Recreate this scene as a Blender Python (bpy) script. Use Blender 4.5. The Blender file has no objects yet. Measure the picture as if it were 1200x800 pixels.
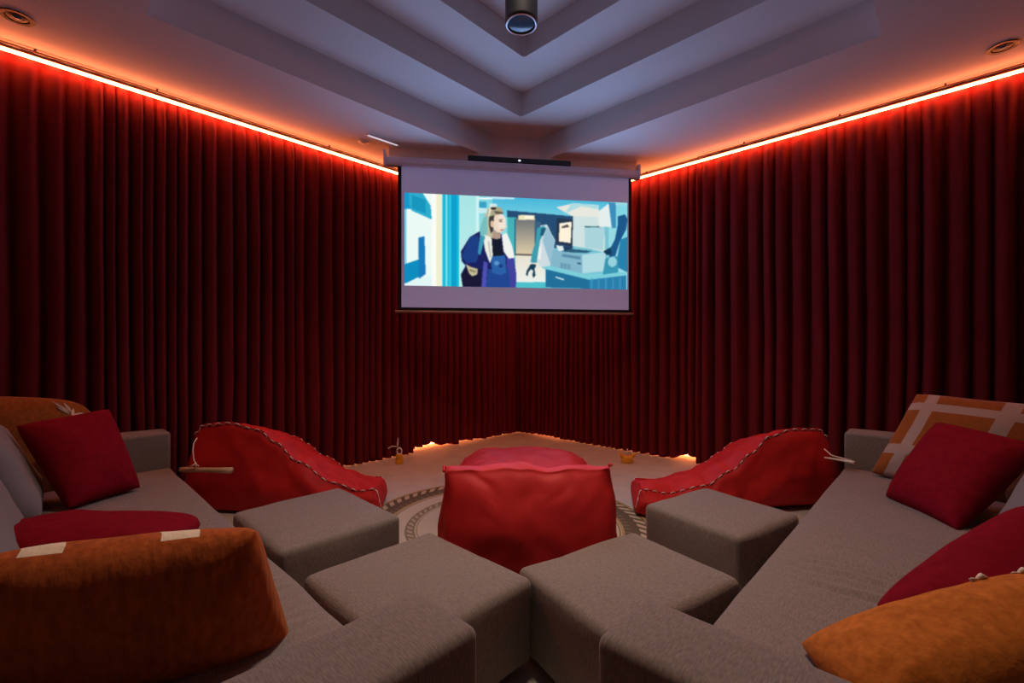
import bpy, bmesh, math, random
import numpy as np
from mathutils import Vector, Matrix, noise

random.seed(7)
S = bpy.context.scene
C = S.collection
PI = math.pi

# ------------------------------------------------------------------ camera frame
F = 533.0                      # focal length in px of the 1200 x 800 frame
HY = 407.0                     # horizon row
H = 1.35                       # eye height
AL = math.atan2(0.691, 0.7228)
CA, SA = math.cos(AL), math.sin(AL)


def R(X, Y, Z=0.0):
    """measured plan position (X right, Y ahead of the viewer) -> room axes (corner of the two walls = origin)"""
    return Vector(((X - .1) * CA - (Y - 7.55) * SA, (X - .1) * SA + (Y - 7.55) * CA, Z))


def px(x, y, Y):
    return R((x - 600) / F * Y, Y, H - (y - HY) / F * Y)


# ------------------------------------------------------------------ materials
def mat(name, col, rough=.8, metal=0., sheen=0., emit=None, estr=0., spec=None, sheen_tint=None):
    m = bpy.data.materials.new(name)
    m.use_nodes = True
    b = m.node_tree.nodes['Principled BSDF']
    b.inputs['Base Color'].default_value = (*col, 1)
    b.inputs['Roughness'].default_value = rough
    b.inputs['Metallic'].default_value = metal
    if sheen:
        b.inputs['Sheen Weight'].default_value = sheen
        b.inputs['Sheen Roughness'].default_value = .4
        if sheen_tint:
            b.inputs['Sheen Tint'].default_value = (*sheen_tint, 1)
    if spec is not None:
        b.inputs['Specular IOR Level'].default_value = spec
    if emit:
        b.inputs['Emission Color'].default_value = (*emit, 1)
        b.inputs['Emission Strength'].default_value = estr
    return m


def N(m, t, **kw):
    n = m.node_tree.nodes.new(t)
    for k, v in kw.items():
        setattr(n, k, v)
    return n


def L(m, a, b):
    m.node_tree.links.new(a, b)


def fabric(name, c1, c2, scale=(60, 60, 60), bump=.3, rough=.95, sheen=.2, dist=.004, detail=4, coord='Object', sheen_tint=None, spec=.2):
    """woven or napped cloth: two close tones mixed by stretched noise, bump from the same noise"""
    m = mat(name, c1, rough, 0, sheen, spec=spec, sheen_tint=sheen_tint)
    b = m.node_tree.nodes['Principled BSDF']
    tc = N(m, 'ShaderNodeTexCoord')
    mp = N(m, 'ShaderNodeMapping')
    mp.inputs['Scale'].default_value = scale
    L(m, tc.outputs[coord], mp.inputs['Vector'])
    nz = N(m, 'ShaderNodeTexNoise')
    nz.inputs['Scale'].default_value = 1
    nz.inputs['Detail'].default_value = detail
    L(m, mp.outputs['Vector'], nz.inputs['Vector'])
    cr = N(m, 'ShaderNodeValToRGB')
    cr.color_ramp.elements[0].position = .3
    cr.color_ramp.elements[1].position = .7
    cr.color_ramp.elements[0].color = (*c1, 1)
    cr.color_ramp.elements[1].color = (*c2, 1)
    L(m, nz.outputs['Fac'], cr.inputs['Fac'])
    L(m, cr.outputs['Color'], b.inputs['Base Color'])
    bp = N(m, 'ShaderNodeBump')
    bp.inputs['Strength'].default_value = bump
    bp.inputs['Distance'].default_value = dist
    L(m, nz.outputs['Fac'], bp.inputs['Height'])
    L(m, bp.outputs['Normal'], b.inputs['Normal'])
    m['ramp'] = cr.name
    return m


M = {}
M['sofa'] = fabric('sofa linen', (.165, .128, .104), (.265, .205, .168), (50, 260, 50), .4, sheen=.15)
M['sofa_v'] = fabric('sofa linen crosswise', (.165, .128, .104), (.265, .205, .168), (260, 50, 50), .4, sheen=.15)
M['backgrey'] = fabric('grey cushion linen', (.16, .14, .135), (.23, .205, .195), (260, 260, 260), .3, sheen=.15)
M['curtain'] = fabric('dark red velvet', (.180, .014, .016), (.22, .019, .020), (12, 12, 3), .05, .85, .12, sheen_tint=(.9, .2, .3), spec=.1)
_c = M['curtain']; _t = N(_c, 'ShaderNodeBsdfTranslucent'); _t.inputs['Color'].default_value = (.30, .012, .010, 1)
_m = N(_c, 'ShaderNodeMixShader'); _m.inputs[0].default_value = .16
_o = [n for n in _c.node_tree.nodes if n.type == 'OUTPUT_MATERIAL'][0]
L(_c, _c.node_tree.nodes['Principled BSDF'].outputs[0], _m.inputs[1]); L(_c, _t.outputs[0], _m.inputs[2]); L(_c, _m.outputs[0], _o.inputs['Surface'])
M['bag'] = fabric('red canvas', (.47, .012, .012), (.56, .018, .016), (7, 7, 7), .12, .62, 0, dist=.01, spec=.25)
M['cord'] = mat('white cord', (.78, .70, .60), .7)
M['wine'] = fabric('wine red velvet', (.17, .003, .010), (.215, .005, .013), (30, 30, 30), .1, .85, .06, sheen_tint=(.9, .1, .15), spec=.06)
M['rust'] = fabric('rust chenille', (.30, .058, .010), (.48, .105, .020), (50, 50, 18), .7, .95, .2, dist=.006, detail=6, sheen_tint=(1, .4, .12))
M['brownrust'] = fabric('brown rust chenille', (.22, .062, .010), (.32, .095, .016), (50, 50, 50), .4, .95, .1, dist=.005, detail=6)
M['orange'] = fabric('orange chenille', (.40, .105, .012), (.58, .165, .022), (40, 40, 40), .7, .95, .2, dist=.006, detail=6, sheen_tint=(1, .5, .15))
M['cream'] = fabric('cream cloth', (.72, .58, .45), (.80, .66, .52), (80, 80, 80), .2)
M['floor'] = fabric('beige floor', (.43, .385, .32), (.51, .455, .38), (5, 5, 5), .04, .55, 0, detail=8, spec=.3)
M['wall'] = mat('white wall paint', (.70, .66, .62), .85)
M['wallback'] = mat('dark wall paint', (.16, .13, .13), .9)
M['ceil'] = fabric('white ceiling plaster', (.66, .63, .63), (.70, .67, .67), (1.2, 1.2, 1.2), .12, .75, 0, dist=.01, spec=.3)
M['black'] = mat('black metal', (.012, .012, .014), .35)
M['blackmat'] = mat('black cloth edge', (.006, .006, .007), .9)
M['case'] = mat('white lacquered case with blue light tint', (.66, .68, .84), .4)  # blue tint in the base colour stands in for bluish light on it
M['screen'] = mat('white screen cloth', (.70, .70, .74), .9, emit=(.35, .45, 1.), estr=.13)   # faint light of the projected black bars
M['bar'] = mat('tan weight bar', (.45, .36, .30), .45, .3)
M['rod'] = mat('dark curtain rail', (.10, .03, .025), .45)
M['led'] = mat('orange light strip', (.9, .5, .3), .5, emit=(1, .235, .075), estr=58)
M['led_up'] = mat('orange light strip upper side', (.9, .5, .3), .5, emit=(1, .235, .075), estr=14)
M['ledlow'] = mat('orange light strip low', (.9, .5, .3), .5, emit=(1, .235, .075), estr=18)
M['glass'] = mat('dark lens glass', (.05, .16, .27), .10)
M['chrome'] = mat('satin chrome', (.6, .6, .62), .3, 1)
M['darkchrome'] = mat('dark reflector', (.03, .028, .028), .5, 0)
M['rod_wood'] = fabric('pale bamboo', (.50, .34, .19), (.62, .44, .26), (10, 10, 90), .2, .6, 0)
M['yellow'] = mat('yellow plastic', (.75, .36, .015), .45)
M['whiteplastic'] = mat('white plastic', (.8, .8, .78), .4)
M['feet'] = mat('black plastic foot', (.015, .014, .013), .6)
M['ventlit'] = mat('white slot', (.9, .9, .9), .4, emit=(.8, .85, 1), estr=.7)  # emission makes the slot itself glow bright white


# ------------------------------------------------------------------ object helpers
def obj(name, bm, m, parent=None, smooth=True, auto=None):
    me = bpy.data.meshes.new(name)
    bmesh.ops.recalc_face_normals(bm, faces=bm.faces[:])
    if smooth:
        for f in bm.faces:
            f.smooth = True
    bm.to_mesh(me)
    bm.free()
    for x in (m if isinstance(m, (list, tuple)) else [m]):
        me.materials.append(x)
    if auto is not None and smooth:
        me.set_sharp_from_angle(angle=math.radians(auto))
    o = bpy.data.objects.new(name, me)
    C.objects.link(o)
    if parent is not None:
        o.parent = parent
    return o


def thing(name, label, cat, loc=(0, 0, 0), rz=0, group=None):
    o = bpy.data.objects.new(name, None)
    o.empty_display_size = .1
    C.objects.link(o)
    o.location = loc
    o.rotation_euler = (0, 0, rz)
    tag(o, label, cat, group)
    return o


def tag(o, label, cat, group=None):
    o['label'] = label
    o['category'] = cat
    if group:
        o['group'] = group
    return o


def struct(name, bm, m, smooth=False):
    o = obj(name, bm, m, smooth=smooth)
    o['kind'] = 'structure'
    return o


def box(bm, a, b):
    x0, y0, z0 = a
    x1, y1, z1 = b
    v = [bm.verts.new(p) for p in ((x0, y0, z0), (x1, y0, z0), (x1, y1, z0), (x0, y1, z0),
                                   (x0, y0, z1), (x1, y0, z1), (x1, y1, z1), (x0, y1, z1))]
    for f in ((3, 2, 1, 0), (4, 5, 6, 7), (0, 1, 5, 4), (1, 2, 6, 5), (2, 3, 7, 6), (3, 0, 4, 7)):
        bm.faces.new([v[i] for i in f])
    return v


def bevbox(a, b, r=.01, seg=2):
    bm = bmesh.new()
    box(bm, a, b)
    bmesh.ops.bevel(bm, geom=bm.edges[:], offset=r, segments=seg, profile=.5, affect='EDGES')
    return bm


def tube(bm, pts, r, n=8, closed=False):
    pts = [Vector(p) for p in pts]
    rings = []
    up = Vector((0, 0, 1))
    k = len(pts)
    for i, p in enumerate(pts):
        if closed:
            t = pts[(i + 1) % k] - pts[i - 1]
        else:
            t = pts[min(i + 1, k - 1)] - pts[max(i - 1, 0)]
        t = t.normalized() if t.length > 1e-9 else Vector((1, 0, 0))
        a = t.cross(up)
        if a.length < 1e-3:
            a = t.cross(Vector((1, 0, 0)))
        a.normalize()
        b = t.cross(a)
        rr = r[i] if isinstance(r, (list, tuple)) else r
        rings.append([bm.verts.new(p + a * math.cos(q * 2 * PI / n) * rr + b * math.sin(q * 2 * PI / n) * rr) for q in range(n)])
    for i in range(k if closed else k - 1):
        A, B = rings[i], rings[(i + 1) % k]
        for q in range(n):
            bm.faces.new((A[q], A[(q + 1) % n], B[(q + 1) % n], B[q]))
    if not closed:
        bm.faces.new(rings[0][::-1])
        bm.faces.new(rings[-1])


def lathe(bm, prof, n=40, cx=0, cy=0):
    """prof: (radius, z) list, closed at the ends when radius is 0"""
    rings = []
    for r, z in prof:
        if r <= 1e-6:
            rings.append([bm.verts.new((cx, cy, z))])
        else:
            rings.append([bm.verts.new((cx + r * math.cos(2 * PI * q / n), cy + r * math.sin(2 * PI * q / n), z)) for q in range(n)])
    for A, B in zip(rings, rings[1:]):
        for q in range(n):
            a = [A[q % len(A)], A[(q + 1) % len(A)]] if len(A) > 1 else [A[0]]
            b = [B[(q + 1) % len(B)], B[q % len(B)]] if len(B) > 1 else [B[0]]
            vs = a + b
            if len(vs) >= 3:
                bm.faces.new(vs)


def axis_samples(lo, hi, r, n):
    s = [lo + r * k for k in (0, .12, .3, .6)]
    s += [lo + r + (hi - lo - 2 * r) * i / n for i in range(n + 1)]
    s += [hi - r * k for k in (.6, .3, .12, 0)]
    return s


def softbox(lo, hi, r=.04, n=(10, 10, 4), top=.0, side=.0, disp=None):
    """upholstered block: rounded edges, crowned top, slightly bulging sides"""
    bm = bmesh.new()
    ax = [axis_samples(lo[i], hi[i], r, n[i]) for i in range(3)]
    cnt = [len(a) for a in ax]
    V = {}

    def vert(i, j, k):
        key = (i, j, k)
        if key in V:
            return V[key]
        p = Vector((ax[0][i], ax[1][j], ax[2][k]))
        c = Vector([min(max(p[q], lo[q] + r), hi[q] - r) for q in range(3)])
        d = p - c
        if d.length > 1e-9:
            dn = d.normalized()
            p = c + dn * r
        else:
            dn = Vector((0, 0, 0))
        u = [2 * (p[q] - lo[q]) / (hi[q] - lo[q]) - 1 for q in range(3)]
        if top and dn.z > 0:
            p.z += top * max(0, 1 - abs(u[0]) ** 3) * max(0, 1 - abs(u[1]) ** 3) * dn.z
        if side:
            w = max(0, 1 - u[2] ** 2)
            p.x += side * dn.x * w * (1 - u[1] ** 2)
            p.y += side * dn.y * w * (1 - u[0] ** 2)
        if disp:
            p += disp(p, dn)
        V[key] = bm.verts.new(p)
        return V[key]

    def face(f, na, nb):
        for a in range(na - 1):
            for b in range(nb - 1):
                bm.faces.new((f(a, b), f(a + 1, b), f(a + 1, b + 1), f(a, b + 1)))
    face(lambda a, b: vert(a, b, 0), cnt[0], cnt[1])
    face(lambda a, b: vert(a, b, cnt[2] - 1), cnt[0], cnt[1])
    face(lambda a, b: vert(a, 0, b), cnt[0], cnt[2])
    face(lambda a, b: vert(a, cnt[1] - 1, b), cnt[0], cnt[2])
    face(lambda a, b: vert(0, a, b), cnt[1], cnt[2])
    face(lambda a, b: vert(cnt[0] - 1, a, b), cnt[1], cnt[2])
    return bm


def fbm(p, s, seed=0., o=3):
    return noise.fractal(Vector((p[0] * s + seed, p[1] * s - seed * .7, p[2] * s + seed * 1.3)), 1., 2., o)


def linen_disp(seed, amp=.004):
    def d(p, n):
        return n * (fbm(p, 3.2, seed) * amp)
    return d


# ------------------------------------------------------------------ room shell
ZC = 3.57
XM, YM = 7.7, -7.7
T1 = (1.285, 4.807, -5.015, -1.37)
INS = [0, .51, .95]
LV = [ZC, 3.857, 4.108, 4.33]

bm = bmesh.new(); box(bm, (-.15, YM - .15, -.12), (XM + .15, .15, 0)); struct('floor', bm, M['floor'])
bm = bmesh.new(); box(bm, (-.15, YM - .15, 0), (0, .15, 4.7)); struct('wall_left', bm, M['wall'])
bm = bmesh.new(); box(bm, (0, 0, 0), (XM, .15, 4.7)); struct('wall_right', bm, M['wall'])
bm = bmesh.new(); box(bm, (XM, YM - .15, 0), (XM + .15, .15, 4.7)); struct('wall_back', bm, M['wallback'])
bm = bmesh.new(); box(bm, (0, YM - .15, 0), (XM, YM, 4.7)); struct('wall_near', bm, M['wallback'])


def tray_ring(i):
    a = INS[i]
    x0, x1, y0, y1 = T1[0] + a, T1[1] - a, T1[2] + a, T1[3] - a
    c = .34 if i == 0 else .02
    return [(x0, y0), (x0, y1 - c), (x0 + c, y1), (x1, y1), (x1, y0)]


bm = bmesh.new()
rings = []
outer = [(0, YM), (0, 0), (0, 0), (XM, 0), (XM, YM)]
outer = [(0, YM), (0, -.3), (.3, 0), (XM, 0), (XM, YM)]
cur = [bm.verts.new((x, y, ZC)) for x, y in outer]
cv = bm.verts.new((0, 0, ZC))
bm.faces.new((cur[1], cv, cur[2]))
for i in range(3):
    lo = [bm.verts.new((x, y, LV[i])) for x, y in tray_ring(i)]
    hi = [bm.verts.new((x, y, LV[i + 1])) for x, y in tray_ring(i)]
    for q in range(5):
        w = (q + 1) % 5
        bm.faces.new((cur[q], cur[w], lo[w], lo[q]))
        bm.faces.new((lo[q], lo[w], hi[w], hi[q]))
    cur = hi
bm.faces.new(cur)
bm.verts.ensure_lookup_table()
top = [bm.verts.new((x, y, 4.7)) for x, y in ((0, YM), (0, 0), (XM, 0), (XM, YM))]
bm.faces.new(top)
struct('ceiling', bm, M['ceil'])

# soffit board closing the corner behind the screen
KS = .953
PA, PB = R(-1.436 * KS, 5.30 * KS), R(1.578 * KS, 5.74 * KS)
dv = (PB - PA).normalized()
nv = Vector((dv.y, -dv.x, 0))          # towards the viewer
if (R(0, 0) - PA).dot(nv) < 0:
    nv = -nv


def board(bm, A, B, z0, z1, t0, t1):
    """slab along A-B from offset t0 to t1 towards the viewer"""
    v = []
    for z in (z0, z1):
        for p, t in ((A, t0), (B, t0), (B, t1), (A, t1)):
            q = p + nv * t
            v.append(bm.verts.new((q.x, q.y, z)))
    for f in ((3, 2, 1, 0), (4, 5, 6, 7), (0, 1, 5, 4), (1, 2, 6, 5), (2, 3, 7, 6), (3, 0, 4, 7)):
        bm.faces.new([v[i] for i in f])


bm = bmesh.new(); board(bm, PA, PB, 3.40, ZC, -.05, 0); struct('trim_1', bm, M['wall'])

# ------------------------------------------------------------------ projection screen
scr = thing('projection_screen', 'pull-down projection screen showing a bluish film still, hung across the corner', 'screen', (PA + PB) * .5)
mid = (PA + PB) * .5


def rel(o):
    """put a child built in room coordinates under its (unrotated or rotated) root"""
    o.matrix_parent_inverse = Matrix.Identity(4)
    return o


def child(name, bm, m, root, smooth=True, auto=None):
    """bm is in room coordinates; shift into the root's own frame"""
    inv = (Matrix.Translation(root.location) @ root.rotation_euler.to_matrix().to_4x4()).inverted()
    bm.transform(inv)
    return obj(name, bm, m, root, smooth, auto)


SL = R(-1.278 * KS, 5.24 * KS); SR = R(1.445 * KS, 5.62 * KS)   # cloth edges
sd = (SR - SL).normalized()
nv0 = nv
nv = Vector((sd.y, -sd.x, 0)) if Vector((sd.y, -sd.x, 0)).dot(nv0) > 0 else -Vector((sd.y, -sd.x, 0))
SW = (SR - SL).length
# case: rounded tube-like housing
bm = bmesh.new()
A, B = SL - sd * .17, SR + sd * .11
prof = [(-.04, 3.427), (.035, 3.427), (.05, 3.413), (.052, 3.361), (.04, 3.337), (-.04, 3.337)]
ra = [bm.verts.new((A.x + nv.x * t, A.y + nv.y * t, z)) for t, z in prof]
rb = [bm.verts.new((B.x + nv.x * t, B.y + nv.y * t, z)) for t, z in prof]
for q in range(6):
    bm.faces.new((ra[q], ra[(q + 1) % 6], rb[(q + 1) % 6], rb[q]))
bm.faces.new(ra[::-1]); bm.faces.new(rb)
child('case', bm, M['case'], scr, smooth=False)
for e, s in ((A, -1), (B, 1)):
    bm = bmesh.new()
    board(bm, e - sd * .012, e + sd * .012, 3.328, 3.493, -.045, .056)
    child('end_bracket', bm, M['case'], scr, smooth=False)
ZT, ZB = 3.337, 1.779
bm = bmesh.new(); board(bm, SL, SR, ZB, ZT, -.002, .0)
child('screen_cloth', bm, M['screen'], scr, smooth=False)
for e0, e1 in ((SL - sd * .035, SL + sd * .004), (SR - sd * .004, SR + sd * .03)):
    bm = bmesh.new(); board(bm, e0, e1, ZB, ZT, -.003, .002)
    child('black_side_border', bm, M['blackmat'], scr, smooth=False)
bm = bmesh.new(); board(bm, SL - sd * .035, SR + sd * .03, ZB - .02, ZB + .012, -.003, .003)
child('black_bottom_border', bm, M['blackmat'], scr, smooth=False)
bm = bmesh.new()
tube(bm, [SL - sd * .06 + nv * .0 + Vector((0, 0, ZB - .034)), SR + sd * .05 + Vector((0, 0, ZB - .034))], .015, 10)
child('weight_bar', bm, M['bar'], scr)
for e in (SL - sd * .05, SR + sd * .04):
    bm = bmesh.new(); lathe(bm, [(0, ZB - .075), (.010, ZB - .073), (.010, ZB - .05), (0, ZB - .05)], 10, e.x, e.y)
    child('end_knob', bm, M['black'], scr)


# ---- the film picture: painted as an image on a fine grid of the cloth
def s2l(c):
    c = np.asarray(c, dtype=np.float64) / 255.
    return np.where(c <= .04045, c / 12.92, ((c + .055) / 1.055) ** 2.4)


PX0, PX1 = 122., 1042.
GW, GH = 460, 196
us = (np.arange(GW) + .5) / GW
vs = (np.arange(GH) + .5) / GH
UU, VV = np.meshgrid(us, vs)
XX = PX0 + UU * (PX1 - PX0)
T_ = 232 + 26 * UU
B_ = 617 + 18 * UU
YY = T_ + VV * (B_ - T_)
IMG = np.zeros((GH, GW, 3))


def poly(pts, col, six=False, grad=None, a=1.):
    """fill a polygon; six: points measured on the closer view; grad: second colour at the bottom"""
    p = [((x * .646 + 281.9, y * .646 + 211.4) if six else (x, y)) for x, y in pts]
    ins = np.zeros(XX.shape, bool)
    n = len(p)
    for i in range(n):
        x0, y0 = p[i]; x1, y1 = p[(i + 1) % n]
        if y0 == y1:
            continue
        c = ((y0 > YY) != (y1 > YY)) & (XX < (x1 - x0) * (YY - y0) / (y1 - y0) + x0)
        ins ^= c
    col = np.array(col, float)
    if grad is None:
        IMG[ins] = IMG[ins] * (1 - a) + col * a
    else:
        ys = [q[1] for q in p]
        t = np.clip((YY - min(ys)) / (max(ys) - min(ys)), 0, 1)[..., None]
        g = col * (1 - t) + np.array(grad, float) * t
        IMG[ins] = IMG[ins] * (1 - a) + g[ins] * a


def ell(cx, cy, rx, ry, col, a=1., six=True):
    pts = [(cx + rx * math.cos(t * PI / 16), cy + ry * math.sin(t * PI / 16)) for t in range(32)]
    poly(pts, col, six, a=a)


def rect(x0, y0, x1, y1, col, six=False, grad=None, a=1.):
    poly([(x0, y0), (x1, y0), (x1, y1), (x0, y1)], col, six, grad, a)


IMG[:] = (150, 218, 228)
rect(100, 220, 250, 650, (236, 250, 246))
rect(100, 225, 148, 300, (20, 150, 205))
poly([(140, 225), (190, 228), (224, 285), (228, 342), (150, 306), (140, 280)], (45, 172, 205))
poly([(150, 240), (205, 262), (205, 318), (150, 296)], (25, 150, 190))
rect(122, 300, 130, 620, (120, 205, 225))
poly([(120, 530), (178, 508), (190, 510), (190, 575), (120, 612)], (15, 140, 190))
poly([(176, 418), (200, 412), (204, 570), (178, 590)], (25, 120, 185))
poly([(120, 610), (230, 570), (230, 650), (120, 650)], (225, 246, 246))
rect(228, 220, 246, 650, (250, 252, 246))
rect(246, 220, 262, 650, (240, 238, 205))
rect(262, 220, 272, 650, (225, 240, 225))
rect(270, 220, 336, 650, (22, 178, 212), grad=(18, 190, 215))
rect(283, 220, 290, 650, (130, 222, 236))
rect(298, 220, 303, 650, (80, 205, 228))
rect(306, 220, 326, 650, (14, 158, 205))
rect(336, 220, 418, 650, (168, 228, 230), grad=(190, 240, 236))
rect(404, 220, 418, 650, (205, 244, 240))
rect(416, 220, 545, 650, (120, 212, 224), grad=(175, 230, 230))
rect(416, 246, 478, 254, (235, 248, 248))
rect(416, 264, 446, 290, (58, 160, 198))
rect(416, 292, 470, 312, (200, 235, 238))
rect(470, 225, 970, 330, (60, 176, 216), grad=(120, 208, 226))
rect(470, 225, 560, 252, (230, 246, 248), a=.7)
rect(530, 318, 960, 640, (120, 195, 210))
poly([(700, 110), (820, 80), (985, 90), (985, 240), (810, 240), (810, 170)], (232, 232, 222), True)
poly([(800, 80), (985, 88), (985, 120), (870, 100), (760, 150)], (150, 215, 228), True, a=.7)
# doorway
poly([(385, 135), (810, 168), (810, 380), (560, 380), (560, 200), (385, 180)], (38, 78, 116), True)
rect(388, 180, 442, 622, (66, 176, 182), True, grad=(95, 195, 200))
rect(430, 190, 446, 430, (40, 110, 140), True)
rect(440, 188, 568, 425, (112, 116, 118), True, grad=(222, 204, 168))
rect(455, 165, 560, 196, (236, 228, 190), True)
rect(500, 168, 552, 190, (255, 246, 220), True)
rect(436, 420, 566, 432, (105, 100, 90), True)
rect(436, 432, 640, 612, (232, 226, 208), True, grad=(236, 240, 236))
rect(436, 606, 640, 650, (78, 192, 202), True)
rect(560, 205, 600, 380, (60, 98, 130), True)
# hanging coat and jointed grabber
poly([(598, 232), (640, 224), (668, 280), (694, 330), (676, 430), (660, 502), (598, 502), (566, 460), (590, 360)], (206, 220, 226), True)
poly([(640, 240), (690, 330), (668, 500), (640, 420), (612, 330)], (150, 190, 210), True)
poly([(576, 250), (622, 232), (632, 262), (596, 330), (578, 440), (574, 480), (534, 476), (545, 410), (566, 340)], (64, 156, 172), True)
poly([(604, 250), (636, 244), (616, 300), (596, 300)], (30, 90, 120), True)
poly([(588, 380), (606, 352), (600, 460), (582, 450)], (240, 240, 240), True)
poly([(536, 486), (572, 490), (560, 520), (566, 560), (552, 580), (546, 556), (552, 532), (538, 520), (520, 540), (516, 566), (504, 556), (510, 530)], (24, 62, 84), True)
# monitor
poly([(810, 165), (978, 172), (984, 232), (1022, 240), (1026, 408), (922, 382), (808, 366)], (206, 226, 226), True)
poly([(890, 238), (1022, 242), (1012, 392), (890, 372)], (170, 212, 220), True)
rect(890, 232, 1000, 240, (60, 110, 120), True)
poly([(704, 180), (812, 190), (806, 372), (698, 350)], (40, 56, 78), True)
poly([(722, 216), (802, 204), (796, 346), (718, 336)], (255, 242, 218), True)
poly([(738, 236), (776, 222), (788, 240), (738, 248)], (90, 84, 84), True)
poly([(750, 372), (806, 376), (800, 402), (750, 396)], (34, 60, 90), True)
poly([(800, 385), (940, 398), (900, 412), (720, 404)], (46, 92, 122), True)
poly([(700, 362), (745, 366), (752, 392), (718, 404)], (225, 235, 236), True)
# computer case on the desk
poly([(680, 392), (872, 422), (872, 546), (662, 504)], (132, 182, 202), True)
poly([(872, 424), (1030, 404), (1026, 532), (872, 548)], (178, 218, 226), True)
poly([(740, 418), (862, 436), (862, 456), (738, 436)], (90, 140, 168), True)
poly([(840, 474), (864, 478), (864, 488), (840, 484)], (40, 80, 110), True)
for k in range(4):
    poly([(724, 478 + 9 * k), (800, 490 + 9 * k), (800, 494 + 9 * k), (724, 482 + 9 * k)], (84, 134, 162), True)
poly([(600, 506), (660, 498), (880, 552), (1170, 538), (1170, 566), (920, 592), (630, 522)], (124, 206, 218), True)
poly([(632, 520), (920, 590), (920, 650), (632, 640)], (34, 112, 154), True)
poly([(698, 568), (752, 586), (750, 594), (696, 576)], (225, 240, 245), True)
poly([(920, 590), (1170, 560), (1170, 680), (920, 660)], (42, 126, 172), True)
for k in range(5):
    rect(930 + 48 * k, 575, 940 + 48 * k, 670, (70, 160, 200), True, a=.6)
# jointed arm at the right
poly([(985, 130), (1050, 78), (1068, 236), (985, 236)], (228, 238, 238), True)
poly([(1050, 70), (1096, 74), (1116, 240), (1072, 244)], (62, 142, 188), True)
rect(1100, 90, 1178, 330, (130, 215, 228), True)
poly([(1112, 164), (1160, 150), (1178, 180), (1170, 250), (1126, 330), (1096, 430), (1054, 440), (1048, 400), (1092, 320), (1110, 230)], (28, 88, 138), True)
poly([(1130, 320), (1178, 300), (1178, 540), (1116, 510), (1110, 430)], (40, 128, 172), True)
poly([(1014, 400), (1062, 372), (1070, 420), (1036, 424)], (20, 60, 90), True)
poly([(1028, 446), (1112, 430), (1116, 540), (1010, 556)], (58, 150, 178), True)
ell(1075, 470, 30, 34, (150, 210, 222))
# standing person in a dark blue jacket
poly([(222, 268), (150, 312), (94, 408), (100, 470), (124, 500), (94, 556), (108, 650), (440, 650), (442, 560), (426, 440), (400, 330), (350, 292), (280, 290)], (28, 34, 94), True)
poly([(150, 312), (200, 300), (215, 400), (190, 480), (130, 480), (100, 440)], (30, 62, 132), True)
poly([(96, 560), (130, 500), (220, 520), (220, 650), (108, 650)], (26, 24, 52), True)
poly([(380, 448), (428, 440), (444, 560), (440, 650), (388, 650)], (64, 66, 156), True)
poly([(236, 470), (262, 480), (250, 650), (222, 650)], (78, 80, 176), True)
poly([(262, 520), (395, 520), (402, 650), (250, 650)], (34, 70, 144), True)
poly([(278, 318), (350, 322), (362, 440), (278, 450)], (22, 26, 44), True)
poly([(284, 438), (372, 430), (380, 545), (340, 560), (288, 545)], (44, 96, 166), True)
ell(318, 482, 16, 14, (90, 150, 205)); ell(344, 500, 12, 12, (25, 60, 120))
poly([(286, 262), (344, 266), (344, 318), (318, 326), (286, 318)], (176, 152, 136), True)
poly([(262, 140), (290, 116), (340, 120), (362, 150), (300, 180), (292, 300), (270, 340), (226, 330), (212, 256), (236, 176)], (190, 190, 160), True)
poly([(240, 180), (262, 170), (258, 300), (216, 320), (212, 256)], (120, 190, 190), True)
ell(334, 220, 42, 62, (238, 216, 196))
ell(352, 214, 26, 52, (250, 234, 218), a=.6)
poly([(362, 222), (386, 244), (364, 250)], (246, 226, 206), True)
poly([(272, 150), (310, 150), (300, 190), (296, 270), (282, 290), (268, 230)], (62, 60, 58), True)
poly([(258, 130), (296, 108), (346, 120), (364, 156), (330, 164), (300, 170), (262, 180)], (172, 164, 134), True)
poly([(300, 140), (352, 146), (364, 158), (312, 160)], (96, 88, 76), True)
poly([(268, 118), (290, 112), (276, 170), (262, 200)], (222, 218, 196), True)
ell(298, 124, 18, 9, (44, 40, 36))
ell(296, 104, 26, 12, (236, 240, 232), a=.8)
ell(290, 226, 12, 22, (226, 192, 168))
poly([(334, 206), (352, 204), (352, 210), (334, 213)], (70, 60, 60), True)
poly([(330, 196), (356, 194), (356, 199), (330, 202)], (120, 100, 84), True)
poly([(340, 262), (364, 258), (360, 268), (342, 270)], (190, 120, 110), True)
poly([(244, 296), (286, 316), (294, 430), (276, 484), (246, 400), (236, 340)], (238, 238, 228), True)
poly([(214, 300), (246, 310), (216, 430), (200, 420)], (60, 150, 180), True)
poly([(350, 298), (382, 282), (418, 372), (432, 446), (394, 452), (362, 404)], (242, 242, 238), True)
poly([(262, 340), (272, 340), (284, 440), (276, 450)], (190, 190, 178), True)
poly([(124, 486), (150, 505), (200, 520), (196, 556), (166, 568), (146, 550)], (196, 188, 150), True)
poly([(150, 520), (190, 535), (186, 545), (150, 535)], (140, 130, 100), True)
# soften like a lens would
K = np.array([.25, .5, .25])
for _ in range(2):
    P = np.pad(IMG, ((1, 1), (0, 0), (0, 0)), mode='edge')
    IMG = P[:-2] * .25 + P[1:-1] * .5 + P[2:] * .25
    P = np.pad(IMG, ((0, 0), (1, 1), (0, 0)), mode='edge')
    IMG = P[:, :-2] * .25 + P[:, 1:-1] * .5 + P[:, 2:] * .25

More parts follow.
